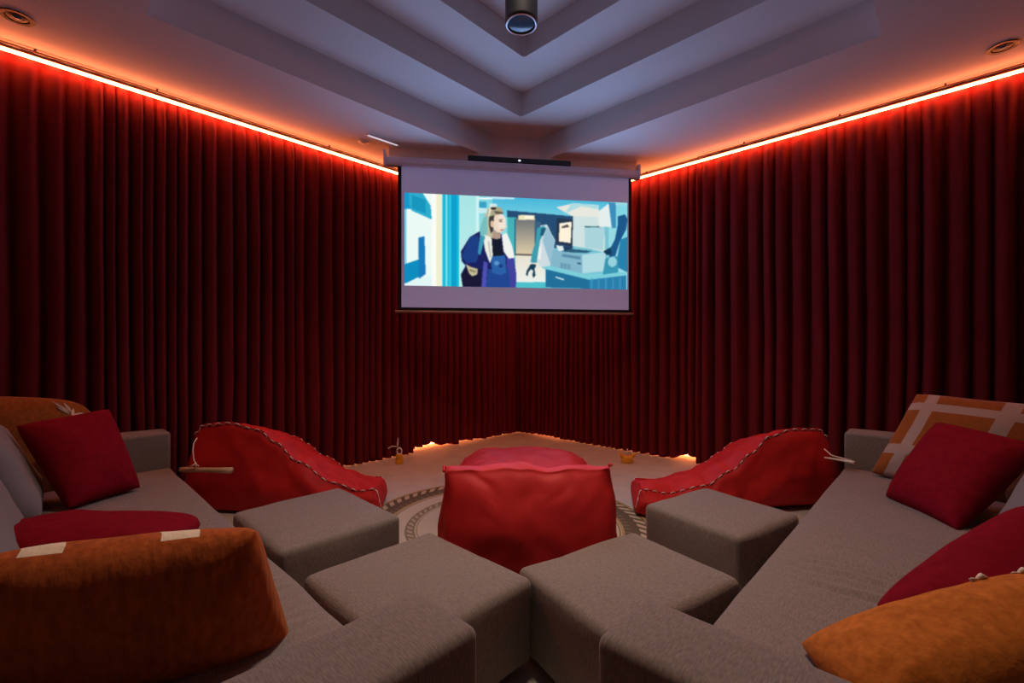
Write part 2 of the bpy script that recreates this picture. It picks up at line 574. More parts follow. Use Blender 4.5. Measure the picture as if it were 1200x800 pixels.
me = bpy.data.meshes.new('film_picture')
PU0, PU1 = .014, .992        # picture edges along the cloth
PZ0, PZ1 = 3.051, 2.031      # picture top and bottom
gu = np.linspace(PU0, PU1, GW + 1) * SW
gz = np.linspace(PZ0, PZ1, GH + 1)
base = np.array(SL - scr.location) + np.array(nv) * .0015
gx, gzz = np.meshgrid(gu, gz)
co = np.stack([base[0] + sd.x * gx, base[1] + sd.y * gx, gzz], -1).reshape(-1, 3)
idx = np.arange((GW + 1) * (GH + 1)).reshape(GH + 1, GW + 1)
quads = np.stack([idx[1:, :-1], idx[1:, 1:], idx[:-1, 1:], idx[:-1, :-1]], -1).reshape(-1, 4)
me.from_pydata(co.tolist(), [], quads.tolist())
at = me.color_attributes.new('picture', 'FLOAT_COLOR', 'CORNER')
colr = np.concatenate([s2l(IMG).reshape(-1, 3), np.ones((GW * GH, 1))], 1)
at.data.foreach_set('color', np.repeat(colr, 4, axis=0).astype(np.float32).ravel())
pm = mat('film picture light', (0, 0, 0), 1, spec=0)
an = N(pm, 'ShaderNodeVertexColor', layer_name='picture')
L(pm, an.outputs['Color'], pm.node_tree.nodes['Principled BSDF'].inputs['Emission Color'])
pm.node_tree.nodes['Principled BSDF'].inputs['Emission Strength'].default_value = 1.0
me.materials.append(pm)
fo = bpy.data.objects.new('film_picture', me); C.objects.link(fo); fo.parent = scr
fo['label'] = 'bluish film picture glowing on the screen cloth'

# sound bar lying on the case, with a small white light
sbar = thing('sound_bar', 'slim black sound bar lying on top of the white screen case', 'speaker', SL + sd * (.5 * SW) + Vector((0, 0, 3.427)))
c0 = SL + sd * (SW * .500 + 0)
p0, p1 = c0 - sd * .58, c0 + sd * .60
bm = bmesh.new(); board(bm, p0, p1, 3.429, 3.492, -.03, .035)
bmesh.ops.bevel(bm, geom=bm.edges[:], offset=.008, segments=2, affect='EDGES')
child('body', bm, M['black'], sbar, auto=40)
bm = bmesh.new(); q = c0 + nv * .036
lathe(bm, [(0, 3.450), (.012, 3.454), (.016, 3.460), (.012, 3.466), (0, 3.470)], 12, q.x, q.y)
child('status_light', bm, mat('status light', (.9, .9, .9), .4, emit=(.8, .85, 1), estr=1.2), sbar)

# ------------------------------------------------------------------ light strips on the walls
for nm, lab, a, b, m, r in (
        ('light_strip', 'orange light strip along the top of the left wall above the curtain', (.24, -7.4, 3.50), (.24, -.26, 3.50), 'led', .014),
        ('light_strip', 'orange light strip along the top of the right wall above the curtain', (.26, -.24, 3.50), (7.4, -.24, 3.50), 'led', .014),
        ('light_strip', 'orange light strip glowing at the floor under the left corner curtain', (.022, -3.1, .035), (.022, -.03, .035), 'ledlow', .010),
        ('light_strip', 'orange light strip glowing at the floor under the right corner curtain', (.03, -.022, .035), (3.9, -.022, .035), 'ledlow', .010)):
    bm = bmesh.new(); tube(bm, [a, b], r, 8)
    bm.normal_update()
    for f in bm.faces:
        f.material_index = 1 if f.calc_center_median().z > a[2] + .2 * r else 0     # upper side made dimmer to weaken the ceiling glow, no housing
    tag(obj(nm, bm, [M[m], M['led_up']] if m == 'led' else [M[m], M[m]]), lab, 'light strip', 'orange light strips on the walls')

# ------------------------------------------------------------------ curtains
ZCT = 3.545


def curtain(axis, s0, s1, off, pitch, amp, hem, label, seed, dens=14):
    """axis 'y': hangs along the left wall; axis 'x': along the right wall"""
    rnd = random.Random(seed)
    # irregular pleat phases
    edges = [s0]
    while edges[-1] < s1:
        edges.append(edges[-1] + pitch * rnd.uniform(.6, 1.45))
    npl = len(edges) - 1
    sc = (s1 - s0) / (edges[-1] - s0)
    edges = [s0 + (e - s0) * sc for e in edges]
    amps = [rnd.uniform(.75, 1.2) for _ in range(npl + 1)]
    skew = [rnd.uniform(-.22, .22) for _ in range(npl + 1)]
    zs = [0, .04, .10, .2, .35, .55, .8, 1.1, 1.45, 1.8, 2.15, 2.5, 2.8, 3.05, 3.20, 3.32, 3.41, 3.47, 3.515, ZCT]
    bm = bmesh.new()
    grid = []
    for i in range(npl):
        for k in range(dens):
            grid.append((i, k / dens))
    grid.append((npl - 1, 1.))
    rows = []
    for z in zs:
        row = []
        hz = z / ZCT
        w = min(1., max(0., (ZCT - z) / .22)) ** .8       # header gathers open out below
        for i, t in grid:
            a = amps[i] * (1 - t) + amps[i + 1] * t
            sk = (skew[i] * (1 - t) + skew[i + 1] * t) * (1 - hz) * .7
            ph = t + .5 * sk * math.sin(PI * t)
            v0 = .5 - .5 * math.cos(2 * PI * ph)
            f = 1 - 2 * (.65 * v0 ** 2.6 + .35 * v0)          # broad rounded fronts, narrow deep valleys
            f += .10 * math.sin(4 * PI * ph + 9 * sk)
            s = edges[i] + (edges[i + 1] - edges[i]) * t
            sway = fbm((s, z * .35, seed), 1.6, seed) * .018 * (1 - hz)
            s2 = s + .28 * pitch * math.sin(2 * PI * t) * w * .35 + fbm((s * .8, z * .25, 3.), 2.0, seed + 5) * .03 * (1 - hz)
            o = off + f * a * amp * (.16 + .84 * w) * (1 + .25 * (1 - hz)) + sway
            zz = z
            h = hem(s)
            if z < .5:
                zz = h + z * (1 - h / .5)
            if z > 3.3:
                zz -= .005 * (1 - f) * .5 * (z - 3.3) / .25
            p = (o, s2, zz) if axis == 'y' else (s2, -o, zz)
            row.append(bm.verts.new(p))
        rows.append(row)
    for A, B in zip(rows, rows[1:]):
        for q in range(len(A) - 1):
            bm.faces.new((A[q], A[q + 1], B[q + 1], B[q]))
    o = obj('curtain', bm, M['curtain'])
    md = o.modifiers.new('cloth', 'SOLIDIFY'); md.thickness = .004
    tag(o, label, 'curtain', 'dark red pleated curtains')
    return o


def hem_a(s):
    return .008


def hem_b(s):
    v = .016 + .010 * math.sin(s * 9) + .010 * math.sin(s * 23 + 1)
    v += .035 * math.exp(-((s + 1.95) / .28) ** 2)
    return max(.006, v * min(1, max(0, (-.35 - s) / .35)) * (1.35 if s < -1.2 else 1.)) if s < -.35 else .008


def hem_c(s):
    h = .006
    h += .018 * math.exp(-((s - .8) / .28) ** 2) + .012 * math.exp(-((s - 1.25) / .08) ** 2)
    h += .075 * math.exp(-((s - 2.93) / .13) ** 2)
    return h


curtain('y', -7.45, -2.22, .195, .108, .050, hem_a, 'long dark red pleated curtain on the left wall from screen to left frame edge', 11)
curtain('y', -2.20, -.175, .17, .12, .042, hem_b, 'dark red curtain behind the screen, left of the corner, with light glowing under its hem', 12)
curtain('x', .18, 3.10, .175, .105, .044, hem_c, 'dark red curtain behind the screen, right of the corner, reaching just past the screen', 13)
curtain('x', 3.05, 7.45, .20, .142, .050, hem_a, 'long dark red pleated curtain on the right wall from rail end to right frame edge', 14)


def rail(name_label, a, b, br, axis):
    t = thing('curtain_rail', name_label, 'curtain rail', a, 0, 'curtain rails')
    bm = bmesh.new(); tube(bm, [a, b], .006, 8); child('rail', bm, M['rod'], t)
    for s in br:
        p = Vector((a[0], s, 0)) if axis == 'y' else Vector((s, a[1], 0))
        bm = bmesh.new(); box(bm, (p.x - .007, p.y - .007, a[2] + .003), (p.x + .007, p.y + .007, ZC))
        child('bracket', bm, M['rod'], t, smooth=False)
    return t


def wall_hit(pxx, off, axis):
    r = (pxx - 600) / F
    if axis == 'y':   # x = off
        Y = (off + .1 * CA - 7.55 * SA) / (r * CA - SA)
    else:             # y = -off
        Y = (-off + .1 * SA + 7.55 * CA) / (r * SA + CA)
    p = R(r * Y, Y)
    return p.y if axis == 'y' else p.x


rail('thin curtain rail along the ceiling over the left wall curtains', (.24, -7.4, 3.549), (.24, -.25, 3.549),
     [wall_hit(x, .24, 'y') for x in (41, 184, 386)], 'y')
rail('thin curtain rail along the ceiling over the long right curtain', (3.06, -.24, 3.549), (7.4, -.24, 3.549),
     [wall_hit(x, .24, 'x') for x in (872, 984, 1108)], 'x')
rail('short curtain rail over the right curtain behind the screen', (.27, -.20, 3.549), (3.05, -.20, 3.549),
     [1.2, 2.4], 'x')


# ------------------------------------------------------------------ sofas
def seat_wrinkle(seed, lengthwise, near, front):
    """creases running across the seat, strongest towards one end"""
    def d(p, n):
        if n.z < .3:
            return n * fbm(p, 3., seed) * .004
        s = p.x if lengthwise == 'x' else p.y
        c = p.y if lengthwise == 'x' else p.x
        w = math.exp(-((s - near) / .55) ** 2)
        ph = s * 84 + 5 * fbm((c * 1.4, s * .8, 0), 1.5, seed) + 3 * c
        cr = math.sin(ph) + .5 * math.sin(ph * .53 + 1.)
        mod = max(0, fbm((c * 2.2, s * 5, 2), 1., seed + 9) * 1.2 + .45)
        w *= min(1, max(0, (abs(c - front) - .02) / .14))
        return Vector((0, 0, w * cr * mod * .011 + fbm(p, 2.2, seed) * .007))
    return d


def sofa(label, along, lo, hi, front, back, arm, near_end, seed):
    """along: axis of its length; lo/hi its ends; front/back coordinates across"""
    def bb(a0, a1, c0, c1, z0, z1):
        c0, c1 = min(c0, c1), max(c0, c1)
        return ((a0, c0, z0), (a1, c1, z1)) if along == 'x' else ((c0, a0, z0), (c1, a1, z1))
    d = 1 if back > front else -1
    org = ((lo + hi) / 2, (front + back) / 2, 0) if along == 'x' else ((front + back) / 2, (lo + hi) / 2, 0)
    t = thing('sofa', label, 'sofa', org, 0, 'long facing sofas')
    cl = M['sofa'] if along == 'x' else M['sofa_v']

    def sb(name, args, r, n, m=cl, **kw):
        nn = n if along == 'x' else (n[1], n[0], n[2])
        return child(name, softbox(*bb(*args), r, nn, **kw), m, t)
    sb('base', (lo + arm * .5, hi - arm * .5, front + d * .015, back - d * .05, .05, .20), .02, (6, 3, 2))
    sb('seat', (lo + arm + .004, hi - arm - .004, front, front + d * 1.02, .19, .375), .035, (240, 22, 3), top=.018, disp=seat_wrinkle(seed, along, near_end, front))
    sb('backrest', (lo + .003, hi - .003, front + d * 1.0, back, .05, .74), .05, (20, 3, 5))
    for a in (lo, hi - arm):
        sb('arm', (a, a + arm, front, front + d * 1.20, .04, .66), .028, (5, 10, 6), top=.006, disp=linen_disp(seed + a, .003))
    for a in (lo + .07, hi - .07):
        for c in (front + d * .08, back - d * .08):
            p = (a, c) if along == 'x' else (c, a)
            bm = bmesh.new(); lathe(bm, [(0, 0), (.025, 0), (.032, .06), (0, .06)], 16, *p)
            child('foot', bm, M['feet'], t)
    return t, bb, d


sl, bbl, dl = sofa('long grey-brown sofa on the left with rust and wine red cushions', 'x', .30, 4.31, -4.765, -6.02, .265, 3.3, 3)
sr, bbr, dr = sofa('long grey-brown sofa on the right with ochre grid and orange cushions', 'y', -4.60, -.70, 4.535, 5.82, .255, -3.3, 21)


# ------------------------------------------------------------------ cushions
def pillow_bm(cs, T, seed=0, n=30, inset=.07, amp=.012, puff=.44, sag=0., rnd=.03):
    """cs: bottom-left, bottom-right, top-right, top-left seen from the front"""
    c00, c10, c11, c01 = [Vector(c) for c in cs]
    nrm = ((c10 - c00).cross(c01 - c00) + (c11 - c01).cross(c11 - c10)).normalized()
    bm = bmesh.new()
    uvl = bm.loops.layers.uv.new('UVMap')

    def P(u, v, side):
        e = 1 - inset * (1 - v * v); g = 1 - inset * (1 - u * u)
        k = 1 - rnd * (u * v) ** 4
        a, b = (u * e * k + 1) / 2, (v * g * k + 1) / 2
        p = c00 * (1 - a) * (1 - b) + c10 * a * (1 - b) + c11 * a * b + c01 * (1 - a) * b
        f = max(0, (1 - abs(u) ** 2.4) * (1 - abs(v) ** 2.4))
        h = T * .5 * f ** puff
        # creases fanning out of the corners
        cu = min(abs(u), 1); cvv = min(abs(v), 1)
        ang = math.atan2(1.02 - cvv, 1.02 - cu)
        near = max(0, 1 - math.hypot(1 - cu, 1 - cvv) / .9)
        cr = math.sin(ang * 9 + seed + (3 if u > 0 else 0) + (5 if v > 0 else 0)) * near * f ** .5
        w = fbm(p, 5.5, seed) * amp * (f ** .4) + cr * amp * .9
        p = p + nrm * (side * (h + w))
        p.z -= sag * f
        return p
    V = {}

    def vert(i, j, side):
        edge = i in (0, n) or j in (0, n)
        key = (i, j, 0 if edge else side)
        if key not in V:
            u, v = 2 * i / n - 1, 2 * j / n - 1
            u = math.copysign(abs(math.sin(u * PI / 2)) * .6 + abs(u) * .4, u)
            v = math.copysign(abs(math.sin(v * PI / 2)) * .6 + abs(v) * .4, v)
            V[key] = bm.verts.new(P(u, v, side))
        return V[key]
    for side in (1, -1):
        for i in range(n):
            for j in range(n):
                q = [(i, j), (i + 1, j), (i + 1, j + 1), (i, j + 1)]
                if side < 0:
                    q = q[::-1]
                f = bm.faces.new([vert(a, b, side) for a, b in q])
                f.material_index = 0 if side > 0 else 1
                for lp, (a, b) in zip(f.loops, q):
                    lp[uvl].uv = (a / n, b / n)
    # piped seam all round
    ring = [(i, 0) for i in range(n)] + [(n, j) for j in range(n)] + [(i, n) for i in range(n, 0, -1)] + [(0, j) for j in range(n, 0, -1)]
    seam = [V[(a, b, 0)].co.copy() for a, b in ring]
    return bm, seam


def cushion(name, label, cs, T, mats, seed, group=None, seam=None, **kw):
    bm, ring = pillow_bm(cs, T, seed, **kw)
    c = sum((v.co for v in bm.verts), Vector()) / len(bm.verts)
    t = thing(name, label, 'cushion', c, 0, 'throw cushions on the sofas')
    child('cover', bm, mats, t)
    if seam:
        sb_ = bmesh.new(); tube(sb_, ring, .0045, 6, closed=True)
        child('piping', sb_, seam, t)
    return t


def grid_mat(name, base, pale):
    """ochre cloth with pale, slightly wavy bands woven across both ways (in the cover's own UV)"""
    m = fabric(name, *base, (60, 60, 60), .3)
    b = m.node_tree.nodes['Principled BSDF']
    src = b.inputs['Base Color'].links[0].from_socket
    uv = N(m, 'ShaderNodeUVMap'); sp = N(m, 'ShaderNodeSeparateXYZ'); L(m, uv.outputs['UV'], sp.inputs[0])

    def math_(op, a, bb=None, c=None):
        n = N(m, 'ShaderNodeMath', operation=op)
        for k, v in enumerate((a, bb, c)):
            if v is None:
                continue
            if isinstance(v, (int, float)):
                n.inputs[k].default_value = v
            else:
                L(m, v, n.inputs[k])
        return n.outputs[0]
    U, V_ = sp.outputs['X'], sp.outputs['Y']
    tot = None
    for axis, other, pos, bow in ((U, V_, .24, .10), (U, V_, .66, .10), (V_, U, .33, -.02), (V_, U, .74, -.02)):
        q = math_('SUBTRACT', other, .5)
        cv_ = math_('MULTIPLY', math_('MULTIPLY', q, q), bow)
        d = math_('ABSOLUTE', math_('ADD', math_('SUBTRACT', axis, pos), cv_))
        s = math_('LESS_THAN', d, .045)
        tot = s if tot is None else math_('MAXIMUM', tot, s)
    mx = N(m, 'ShaderNodeMix', data_type='RGBA')
    L(m, tot, mx.inputs['Factor']); L(m, src, mx.inputs['A']); mx.inputs['B'].default_value = (*pale, 1)
    L(m, mx.outputs['Result'], b.inputs['Base Color'])
    return m


def strips_mat(name, base, strips, pale):
    """strips: (u centre at the top edge, half width, lean, v above which it shows) in UV"""
    m = fabric(name, *base, (50, 50, 18), .7, dist=.006, detail=6, sheen_tint=(1, .4, .12))
    b = m.node_tree.nodes['Principled BSDF']
    src = b.inputs['Base Color'].links[0].from_socket
    uv = N(m, 'ShaderNodeUVMap'); sp = N(m, 'ShaderNodeSeparateXYZ'); L(m, uv.outputs['UV'], sp.inputs[0])
    tot = None
    for u0, hw, lean, _ in strips:
        a = N(m, 'ShaderNodeMath', operation='MULTIPLY_ADD')    # u + lean * v
        L(m, sp.outputs['Y'], a.inputs[0]); a.inputs[1].default_value = lean; L(m, sp.outputs['X'], a.inputs[2])
        c = N(m, 'ShaderNodeMath', operation='COMPARE'); L(m, a.outputs[0], c.inputs[0]); c.inputs[1].default_value = u0 + lean; c.inputs[2].default_value = hw
        if tot is None:
            tot = c.outputs[0]
        else:
            x = N(m, 'ShaderNodeMath', operation='MAXIMUM'); L(m, tot, x.inputs[0]); L(m, c.outputs[0], x.inputs[1]); tot = x.outputs[0]
    mx = N(m, 'ShaderNodeMix', data_type='RGBA')
    L(m, tot, mx.inputs['Factor']); L(m, src, mx.inputs['A']); mx.inputs['B'].default_value = (*pale, 1)
    L(m, mx.outputs['Result'], b.inputs['Base Color'])
    return m


RUST = ((.30, .058, .010), (.48, .105, .020))
OCH = ((.24, .066, .009), (.31, .086, .012))
M['grid'] = grid_mat('ochre cloth with pale bands', OCH, (.38, .27, .21))
M['striped'] = strips_mat('rust chenille with cream bands', RUST, [(.32, .055, -.25, 0), (.66, .055, -.25, 0)], (.80, .64, .44))

# left sofa
cushion('throw_cushion', 'large fuzzy rust cushion with two cream stripes beside the left sofa near arm',
        [px(-70, 850, 1.22), px(346, 748, 1.56), px(306, 618, 1.33), px(-75, 662, 1.06)], .25, [M['rust'], M['striped']], 1.3, seam=None, amp=.016, inset=.03, n=44, rnd=.045)
cushion('throw_cushion', 'wine red cushion standing upright at the far arm of the left sofa',
        [px(80, 598, 2.64), px(166, 572, 3.08), px(128, 478, 3.18), px(16, 498, 2.76)], .25, [M['wine'], M['wine']], 2.7, inset=.06)
cushion('throw_cushion', 'wine red cushion lying flat on the left sofa behind the fuzzy rust cushion',
        [R(-2.28, 1.86, .45), R(-1.50, 1.92, .45), R(-1.58, 2.36, .455), R(-2.50, 2.30, .455)], .21, [M['wine'], M['wine']], 4.1, inset=-.02, rnd=.08, puff=.36)
lf = cushion('throw_cushion', 'rust cushion with a pale leaf spray at the far left sofa arm',
             [px(-30, 600, 2.82), px(114, 585, 3.30), px(110, 470, 3.36), px(-80, 464, 2.86)], .24, [M['brownrust'], M['brownrust']], 5.2, inset=-.04, rnd=.14)
# right sofa
cushion('throw_cushion', 'ochre cushion with a pale grid pattern at the far arm of the right sofa',
        [px(1018, 554, 3.46), px(1195, 606, 2.80), px(1265, 478, 2.86), px(1073, 460, 3.50)], .29, [M['grid'], M['grid']], 6.6, inset=.05, seam=None)
cushion('throw_cushion', 'wine red cushion leaning on the ochre grid cushion of the right sofa',
        [px(1036, 582, 2.93), px(1122, 624, 2.38), px(1222, 522, 2.50), px(1098, 494, 3.06)], .26, [M['wine'], M['wine']], 7.9, inset=.05)
cushion('throw_cushion', 'wine red cushion directly behind the fuzzy orange cushion on the right sofa',
        [px(1018, 712, 1.70), px(1130, 800, 1.42), px(1335, 690, 1.52), px(1205, 590, 1.86)], .30, [M['wine'], M['wine']], 9.4, inset=-.08, rnd=.06)
of = cushion('throw_cushion', 'fuzzy orange cushion with pale tassels leaning behind the near arm of the right sofa',
        [px(936, 754, 1.44), px(1040, 860, 1.12), px(1340, 800, 1.10), px(1235, 672, 1.34)], .27, [M['orange'], M['orange']], 10.8, inset=-.02, amp=.014, n=44, rnd=.015)


def back_cushion(sofa_t, bb, d, front, f, a0, a1, seed):
    args = bb(a0, a1, front + d * (f + .03), front + d * (f + .27), .42, .88)
    bm = softbox(*args, .085, (10, 8, 10), disp=lambda p, n: n * (fbm(p, 3, seed) * .014 + .03) + (Vector((0, 1, 0)) if bb is bbl else Vector((1, 0, 0))) * d * (p.z - .5) * .42)
    return child('back_cushion', bm, M['backgrey'], sofa_t)


for k, (a0, a1, f) in enumerate(((.80, 1.66, .74), (1.72, 2.86, .80), (2.92, 4.02, .90))):
    back_cushion(sl, bbl, -1, -4.765, f, a0, a1, 30 + k)
for k, (a0, a1, f) in enumerate(((-4.32, -3.24, .91), (-3.20, -2.12, .79), (-2.08, -1.40, .87))):
    back_cushion(sr, bbr, 1, 4.535, f, a0, a1, 40 + k)


# ------------------------------------------------------------------ ottomans
def ottoman(label, cx, cy, w, d, rz, seed, m):
    t = thing('ottoman', label, 'ottoman', (cx, cy, 0), math.radians(rz), 'grey-brown ottomans in front of the sofas')
    obj('body', softbox((-w / 2, -d / 2, .035), (w / 2, d / 2, .385), .03, (14, 14, 6), top=.014, side=.012, disp=linen_disp(seed, .006)), m, t)
    for sx in (-1, 1):
        for sy in (-1, 1):
            bm = bmesh.new(); lathe(bm, [(0, 0), (.02, 0), (.026, .045), (0, .045)], 14, sx * (w / 2 - .07), sy * (d / 2 - .07))
            obj('foot', bm, M['feet'], t)
    # welted seam round the top edge
    a, b, r = w / 2 - .006, d / 2 - .006, .028
    pts = []
    for qx, qy, s in ((1, 1, 0), (-1, 1, 1), (-1, -1, 2), (1, -1, 3)):
        for k in range(5):
            an_ = s * PI / 2 + k / 4 * PI / 2
            pts.append(((a - r) * qx + r * math.cos(an_), (b - r) * qy + r * math.sin(an_), .372))
    return t


ottoman('grey-brown ottoman beside the near arm of the left sofa', 3.535, -4.42, .72, .655, 0, 1.1, M['sofa'])
ottoman('grey-brown ottoman between the left sofa and the left red bean bag', 2.495, -4.405, .775, .66, 0, 2.2, M['sofa'])
ottoman('grey-brown ottoman beside the near arm of the right sofa', 4.15, -3.78, .59, .73, -14, 3.3, M['sofa_v'])
ottoman('grey-brown ottoman between the right sofa and the right red bean bag', 4.165, -2.70, .61, .62, -13, 4.4, M['sofa_v'])


# ------------------------------------------------------------------ bean bag loungers
def interp(tab, s):
    for (a, va), (b, vb) in zip(tab, tab[1:]):
        if s <= b:
            t = (s - a) / (b - a)
            t = t * t * (3 - 2 * t)
            return [x * (1 - t) + y * t for x, y in zip(va, vb)]
    return list(tab[-1][1])


def bean_bag(label, back, front, width, tab, seed, side, stitched=True, z0=.012, fold=.02, rake=0., roll=0., belly=1., ears=0., side_full=.075, crown_exp=2.2, gather=.5):
    """lounger: local +x from back to front, y across (0 = the seam nearest the sofa). tab: s -> (seam z, crown, width factor)"""
    d = front - back
    ln = d.length
    rz = math.atan2(d.y, d.x)
    t = thing('bean_bag', label, 'bean bag', (back.x, back.y, z0), rz, 'red bean bag loungers')
    NS, NB, NH, NT = 56, 10, 14, 26
    bm = bmesh.new()
    rings = []
    seamL, seamR = [], []
    for i in range(NS + 1):
        s = i / NS
        s = .5 - .5 * math.cos(PI * s) if False else s
        sz, cr, wf = interp(tab, s)
        w = width * wf
        yc = w / 2 * side
        ring = []
        x = s * ln
        endb = max(0, 1 - s / .06)            # fullness near the ends
        # near side panel, bottom to seam
        for k in range(NH):
            v = k / NH
            ring.append((x, -w / 2 - side_full * math.sin(PI * (.12 + .88 * v)) ** .8, sz * v, 0))
        for k in range(NT):
            u = k / NT
            q = 2 * u - 1
            ring.append((x, -w / 2 + w * u, sz + cr * (max(0, 1 - abs(q) ** crown_exp)), 1))
        for k in range(NH):
            v = 1 - k / NH
            ring.append((x, w / 2 + side_full * math.sin(PI * (.12 + .88 * v)) ** .8, sz * v, 2))
        for k in range(NB):
            u = k / NB
            ring.append((x, w / 2 - .03 - (w - .06) * u, 0, 3))
        vr = []
        for k, (a, b, c, zone) in enumerate(ring):
            p = Vector((a, b + yc, c))
            p.x -= rake * s * abs(p.y)
            p.z *= 1 - roll * abs(p.y) / width
            if zone == 0 or zone == 2:
                hgt = c / max(sz, .01)
                on_seam = abs(hgt - 1) < .02
                f = fbm((a * 1.1, hgt * .9, zone), 2.6, seed) * fold * 1.3
                ridge = (1 - abs(math.sin(a * 17 + 6 * fbm((a, hgt, 1), 1.4, seed)))) ** 2.5 * fold * .9 * hgt ** 2 * max(0, fbm((a * 2, 0, 0), 1.3, seed + 3) + .5)
                sgn = -1 if zone == 0 else 1
                sc = 0 if on_seam else 1
                p.y += sgn * (f - ridge) * min(1, hgt * 3) * sc
                p.x += fbm((a * 2, hgt * 2, 9), 2., seed) * fold * .4
            elif zone == 1:
                u = (b + w / 2) / w
                e = max(0, 1 - abs(2 * u - 1) ** 3)
                r2 = (1 - abs(math.sin(a * 21 + 4 * fbm((a, b * 2, 1), 1.6, seed + 2)))) ** 3
                edge = 1 - e
                p.z += fbm((a * 1.3, b * 1.6, 4), 2.4, seed) * fold * 1.4 * e - r2 * fold * .9 * (.25 + edge) * e ** .5
                p.z += ears * abs(2 * u - 1) ** 6 * max(0, 1 - s / .08)
            vr.append(bm.verts.new(p))
        seamL.append(vr[NH].co.copy()); seamR.append(vr[NH + NT].co.copy())
        rings.append(vr)
    n = len(rings[0])
    for A, B in zip(rings, rings[1:]):
        for q in range(n):
            bm.faces.new((A[q], A[(q + 1) % n], B[(q + 1) % n], B[q]))
    # end panels: shrink towards the middle with a bulge
    for ring, sg in ((rings[0], -1), (rings[-1], 1)):
        cen = sum((v.co for v in ring), Vector()) / n
        zmid = max(v.co.z for v in ring) * .48
        cen.z = zmid
        w_end = max(v.co.y for v in ring) - min(v.co.y for v in ring); yc_end = (max(v.co.y for v in ring) + min(v.co.y for v in ring)) / 2
        prev = ring
        for f in (.985, .95, .90, .84, .77, .69, .60, .51, .42, .33, .24, .15, .06):
            nr = []
            for v in ring:
                p = cen + (v.co - cen) * f
                slant = (lambda y: cen.x - (rake if sg > 0 else 0.) * (abs(y) - abs(cen.y)))
                p.x = slant(p.y) + (v.co.x - slant(v.co.y)) * f ** 6
                zr = p.z / (2.08 * zmid)
                qq = min(1, abs(p.y - yc_end) / (w_end / 2 + .05)); zq = min(1, abs(p.z - zmid) / (zmid * 1.06))
                bl = max(0, 1 - ((zr - .22) / .80) ** 2) * (1 - qq ** 6) * (1 - zq ** 6) * min(1, (1 - f) / .1)
                p.x += sg * (bl * .075 * (belly if sg < 0 else .8) + fbm(p, 2.6, seed + sg) * fold * min(1, (1 - f) / .12) * .8)
                g = (1 - abs(math.sin(p.y * 10 + 3 * fbm(p, 2.0, seed)))) ** 3
                p.x -= sg * g * fold * gather * f * max(0, p.z / (2 * zmid)) ** 3 * min(1, (1 - f) / .08)
                nr.append(bm.verts.new(p))
            for q in range(n):
                bm.faces.new((prev[q], prev[(q + 1) % n], nr[(q + 1) % n], nr[q]))
            prev = nr
        bm.faces.new(prev)
    o = obj('cover', bm, M['bag'], t)
    sm = o.modifiers.new('smooth', 'SUBSURF'); sm.levels = 1; sm.render_levels = 1
    # raised seam welt on both sides, over the back too
    for sgn, sm_ in ((-1, seamL), (1, seamR)):
        b2 = bmesh.new(); tube(b2, [p + Vector((0, 0, .002)) for p in sm_], .0065, 8)
        w_ = obj('seam_welt', b2, M['bag'], t)
        if stitched:
            b3 = bmesh.new()
            # one long cord whipped over and under the welt
            path = [sm_[0]]
            for a, b in zip(sm_, sm_[1:]):
                path += [a + (b - a) * (k / 6) for k in range(1, 7)]
            fz = sm_[-1]
            path += [Vector((fz.x + .03 * k / 10 + .012, fz.y, fz.z * (1 - .055 * k))) for k in range(1, 13)]
            run = 0.
            cord = []
            for k, p in enumerate(path):
                if k:
                    run += (p - path[k - 1]).length
                w1 = math.sin(run * 2 * PI / .080 + 1.3 * math.sin(run * 7))
                cord.append(p + Vector((0, sgn * (.004 + .006 * w1), -.002 + .0085 * w1)))
            tube(b3, cord, .0034, 6)
            obj('lacing', b3, M['cord'], w_)
    return t


tabL = [(0, (.62, .02, .9)), (.05, (.70, .03, .95)), (.20, (.72, .03, 1.)), (.36, (.67, .03, 1.)), (.46, (.57, .035, 1.)), (.58, (.42, .04, 1.)), (.77, (.26, .06, .95)),
        (.92, (.20, .055, .85)), (1., (.22, .01, .75))]
bbL = bean_bag('red bean bag lounger with white laced seams by the left sofa', R(-2.62, 3.76), R(-1.08, 3.60), .62, tabL, 5.5, 1, rake=.30, roll=.27, fold=.027)
tabR = [(0, (.58, .02, .9)), (.05, (.65, .03, .95)), (.20, (.655, .04, 1.)), (.33, (.60, .045, 1.)), (.42, (.47, .055, 1.)), (.535, (.33, .06, 1.)), (.67, (.22, .085, 1.)),
        (.87, (.17, .09, .9)), (1., (.21, .015, .75))]
bbR = bean_bag('red bean bag lounger with white laced seams by the right sofa', R(2.66, 3.84), R(1.03, 3.62), .58, tabR, 8.5, -1, rake=.30, roll=.30, fold=.027)
tabC = [(0, (.655, .0, .98)), (.05, (.665, .0, 1.)), (.12, (.60, -.03, .98)), (.26, (.40, .02, .95)), (.42, (.42, .10, 1.)), (.65, (.43, .11, 1.04)),
        (.85, (.40, .11, 1.05)), (.95, (.36, .07, 1.02)), (1., (.28, .03, .96))]
bbC = bean_bag('plain red bean bag lounger seen from behind in the middle of the round rug', R(.085, 2.50), R(.10, 4.06), .94, tabC, 14.2, 0, stitched=False, fold=.03, belly=2.2, ears=.035, side_full=.03, crown_exp=4., gather=1.)

